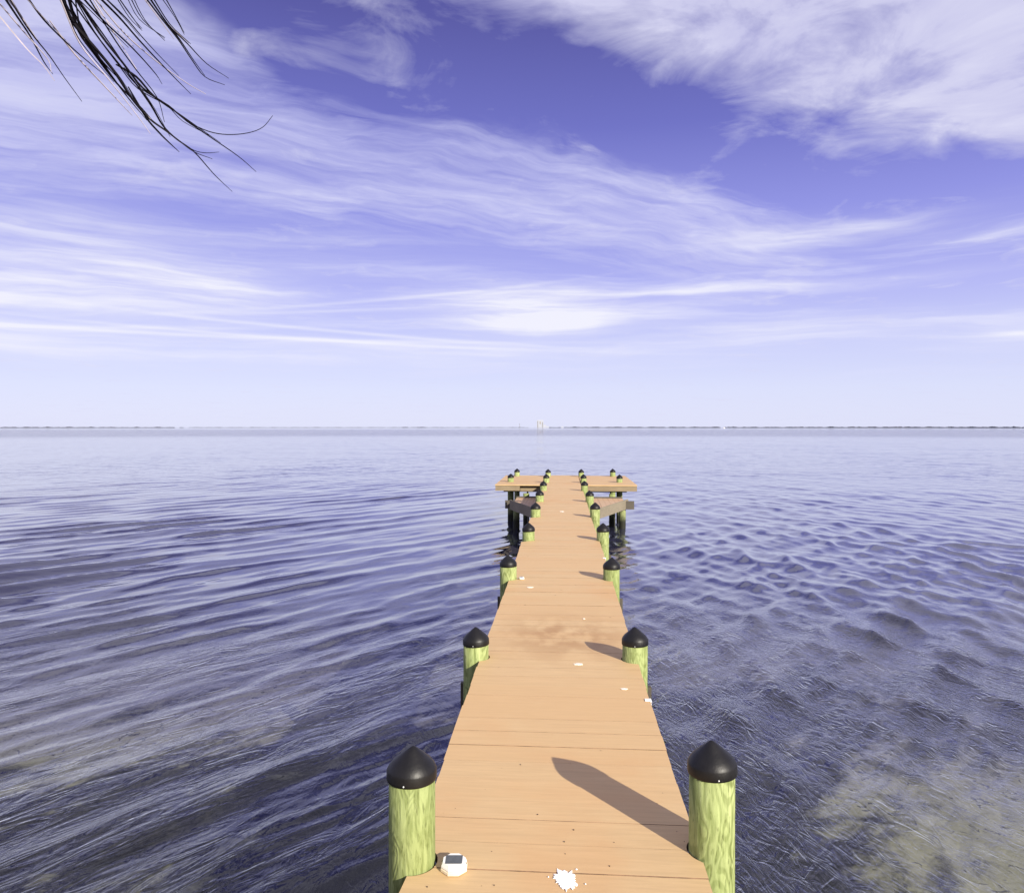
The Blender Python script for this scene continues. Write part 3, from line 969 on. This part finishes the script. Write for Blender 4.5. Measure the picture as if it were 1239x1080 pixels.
for i, (pp, wmm, dark) in enumerate(STR):
    d0 = 2.15 + rs.uniform(-.18, .25); d1 = d0 + rs.uniform(-.25, .2)
    pts = [at(a, b, d0 + (d1 - d0) * k / (len(pp) - 1)) for k, (a, b) in enumerate(pp)]
    back = (pts[0] - pts[1]).normalized()
    if pp[0][1] < 6 or pp[0][0] < 3:
        # carry the blade on, out of view, to where it grows from the rachis
        j = max(range(10, 21), key=lambda k: (rach[k] - pts[0]).normalized().dot(back))
        root = rach[j]
        ext = [pts[0] + back * q for q in (.30, .18, .09, .03)]
        ext = [e_.lerp(root, w_) for e_, w_ in zip(ext, (.35, .15, .04, 0))]
        pts = [root] + ext + pts
    sm = [p_ - palm.location for p_ in spline(pts, 4)]
    bm = bmesh.new()
    leaflet(bm, sm, wmm / 1000 * .50, ray(150, 80) + Vector((rs.uniform(-.5, .5), rs.uniform(-.5, .5), rs.uniform(-.5, .5))))
    from_bm('leaflet', bm, M['leaf'] if dark else M['straw'], frond)
# the rest of the crown, above and behind the camera
for k in range(9):
    a = R(95 + k * 24)
    dr = Vector((math.cos(a), math.sin(a), 0))
    end = CROWN + dr * 2.6 + Vector((0, 0, -.9 + .4 * (k % 3)))
    rc = [bez(CROWN, CROWN + dr * .8 + Vector((0, 0, .9)), CROWN + dr * 2 + Vector((0, 0, .7)), end, j / 16) - palm.location for j in range(17)]
    bm = bmesh.new(); tube(bm, rc, [.028 - .0015 * j for j in range(17)], 6)
    sd = dr.cross(Vector((0, 0, 1)))
    for j in range(3, 17):
        for s_ in (-1, 1):
            L = .75 * math.sin(math.pi * (j - 1) / 18) + .15
            q = [rc[j] + sd * s_ * L * u_ + dr * L * .5 * u_ + Vector((0, 0, -.55 * L * u_ * u_)) for u_ in (0, .33, .66, 1)]
            leaflet(bm, q, .03, Vector((0, 0, 1)))
    from_bm('frond', bm, M['leaf'], palm)

# ------------------------------------------------------------------ the far shore
def shore_point(px, dist):
    d = ray(px, 517); h = Vector((d.x, d.y, 0)).normalized()
    return h * dist

def treeline(x0, x1, d0, d1, h, label, seed, step=1.0):
    """a belt of wood: crowns of uneven height, 80 m deep"""
    rs_ = random.Random(seed)
    bm = bmesh.new()
    x_ = x0; prev = None
    n_ = max(3, int((x1 - x0) / step))
    hh = h
    for i in range(n_ + 1):
        px = x0 + (x1 - x0) * i / n_
        dd = d0 + (d1 - d0) * i / n_
        hh = 0.8 * h * (0.72 + 0.28 * math.sin(i * 0.37 + seed) * math.sin(i * 0.11)) * rs_.uniform(.75, 1.2)
        if i in (0, n_): hh *= .35
        a, b = shore_point(px, dd), shore_point(px, dd + 80)
        row = [bm.verts.new((a.x, a.y, 0.3)), bm.verts.new((a.x * 1.001, a.y * 1.001, hh * .8 + .3)), bm.verts.new(((a.x + b.x) / 2, (a.y + b.y) / 2, hh + .3)), bm.verts.new((b.x, b.y, .3))]
        if prev:
            for k in range(3): bm.faces.new((prev[k], row[k], row[k + 1], prev[k + 1]))
            bm.faces.new((prev[3], row[3], row[0], prev[0]))
        else: bm.faces.new(row)
        prev = row
    bm.faces.new(prev[::-1])
    return tag(from_bm('treeline', bm, M['trees']), label, 'woodland', None, 'stuff')

def land(x0, x1, d0, d1, depth, h=0.5):
    bm = bmesh.new(); prev = None
    for i in range(41):
        px = x0 + (x1 - x0) * i / 40; dd = d0 + (d1 - d0) * i / 40
        a, b = shore_point(px, dd - 120), shore_point(px, dd + depth)
        row = [bm.verts.new((a.x, a.y, -3)), bm.verts.new((a.x, a.y, h)), bm.verts.new((b.x, b.y, h)), bm.verts.new((b.x, b.y, -3))]
        if prev:
            for k in range(4): bm.faces.new((prev[k], row[k], row[(k + 1) % 4], prev[(k + 1) % 4]))
        else: bm.faces.new(row)
        prev = row
    bm.faces.new(prev[::-1])
    return tag(from_bm('far_shore', bm, M['land']), kind='structure')
land(-140, 212, 6000, 7600, 900)
treeline(-130, 150, 6100, 7000, 11, 'dark low tree line on the far left shore', 1)
treeline(150, 212, 7050, 7500, 10, 'low tree line at the end of the left shore', 2)
treeline(217, 223, 7600, 7600, 9, 'small tree clump just past the end of the left shore', 3)
land(212, 690, 13500, 14500, 3500)
treeline(228, 640, 13800, 14300, 11, 'thin distant tree line across the middle of the horizon', 4)
treeline(486, 494, 9500, 9500, 14, 'first of two dark tree islets left of the tower', 5)
treeline(504, 516, 9400, 9400, 15, 'wider dark tree islet left of the tower', 6)
treeline(532, 537, 9600, 9600, 12, 'smallest dark tree islet left of the tower', 7)
land(664, 1390, 8200, 5200, 1200)
treeline(664, 679, 8100, 8000, 11, 'short tree line just right of the white tower building', 8)
treeline(682, 872, 8000, 7300, 14, 'even dark tree line right of the tower building', 9)
treeline(876, 1380, 7200, 5200, 13, 'dark tree line along the far right shore', 10)
for i, (a, b, hh) in enumerate(((880, 886, 17), (962, 974, 17), (980, 984, 17), (990, 994, 17), (1028, 1043, 18), (1050, 1054, 18), (1080, 1092, 17), (1094, 1098, 18), (1115, 1133, 16), (1144, 1150, 17))):
    lab = ['small clump by the white boat', 'first long clump past the boat', 'small round clump after the long one', 'tiny clump before the flat gap', 'tallest long clump on the right shore',
           'short clump following the tallest', 'paired clump, its longer half', 'paired clump, its short half', 'low wide clump near the right end', 'last small clump towards the right edge'][i]
    treeline(a, b, 6600 - i * 60, 6600 - i * 60, hh * .8, 'dark tree clump on right shore: ' + lab, 20 + i, .5)

# the tall white assembly hall far off, with its tower mast and low sheds
D_B = 15800.0
def far_box(bm, px0, px1, dist, h, depth, z0=0.0, push=0.0):
    a, b = shore_point(px0, dist + push), shore_point(px1, dist + push)
    f_ = ((a + b) / 2).normalized()
    c, d = b + f_ * depth, a + f_ * depth
    prism(bm, [(v.x, v.y) for v in (a, b, c, d)], z0, z0 + h)
hall = empty('assembly_hall', shore_point(653.5, D_B))
tag(hall, 'tall white block of a hall standing alone on the horizon', 'building')
def part(name, mat, *args, **kw):
    bm = bmesh.new(); far_box(bm, *args, **kw)
    bmesh.ops.translate(bm, verts=bm.verts[:], vec=-hall.location)
    return from_bm(name, bm, mat, hall)
part('wall', M['wallwhite'], 649.6, 657.6, D_B, 158, 200)
part('roof', M['wallwhite'], 650.4, 656.8, D_B, 7, 180, z0=158.2, push=10)
part('bay_door', M['wallgrey'], 650.2, 651.3, D_B, 140, 3.0, push=-3.2)
part('bay_door', M['wallgrey'], 656.0, 657.1, D_B, 120, 3.0, push=-3.2)
part('emblem', M['walldark'], 653.1, 654.4, D_B, 45, 3.0, z0=80, push=-3.2)
part('low_wing', M['wallwhite'], 657.8, 660.6, D_B, 64, 150)
part('annex', M['wallwhite'], 660.8, 664.0, D_B, 32, 120)
bm = bmesh.new()
c = shore_point(628.8, D_B)
for dx_, dy_ in ((-7, -7), (7, -7), (7, 7), (-7, 7)):
    tube(bm, [c + Vector((dx_, dy_, 0)), c + Vector((dx_ * .3, dy_ * .3, 92))], 1.6, 5)
for k in range(7):
    z_ = 8 + k * 12; s_ = 7 * (1 - .7 * z_ / 92)
    for i in range(4):
        q = [(-s_, -s_), (s_, -s_), (s_, s_), (-s_, s_)]
        a, b = q[i], q[(i + 1) % 4]
        tube(bm, [c + Vector((a[0], a[1], z_)), c + Vector((b[0], b[1], z_ + 6))], .9, 4)
tag(from_bm('lattice_tower', bm, M['wallgrey']), 'thin grey lattice tower left of the tall white building', 'tower')
bm = bmesh.new(); far_box(bm, 679.4, 681.4, 9000, 17, 40)
tag(from_bm('shed', bm, M['wallwhite']), 'tiny white shed between two tree lines right of the hall', 'shed')

# a white boat near the far shore
boat = empty('motor_boat', shore_point(876.3, 3600))
tag(boat, 'small white motor boat far out beneath the right tree line', 'boat')
bm = bmesh.new()
hull = [(-4.6, -1.4), (2.0, -1.5), (4.4, -.7), (5.4, 0), (4.4, .7), (2.0, 1.5), (-4.6, 1.4)]
lo = [bm.verts.new((x * .86, y_ * .6, -.5)) for x, y_ in hull]; hi = [bm.verts.new((x, y_, 1.5 + .08 * max(0, x))) for x, y_ in hull]
bm.faces.new(lo[::-1]); bm.faces.new(hi)
for i in range(7): bm.faces.new((lo[i], lo[(i + 1) % 7], hi[(i + 1) % 7], hi[i]))
from_bm('hull', bm, M['white'], boat)
bm = bmesh.new(); box(bm, (-2.2, -1.0, 1.8), (1.4, 1.0, 3.6)); from_bm('cabin', bm, M['white'], boat)
bm = bmesh.new(); box(bm, (1.402, -.85, 2.5), (1.44, .85, 3.3)); from_bm('windscreen', bm, M['lens'], boat)
boat.rotation_euler = (0, 0, R(20))
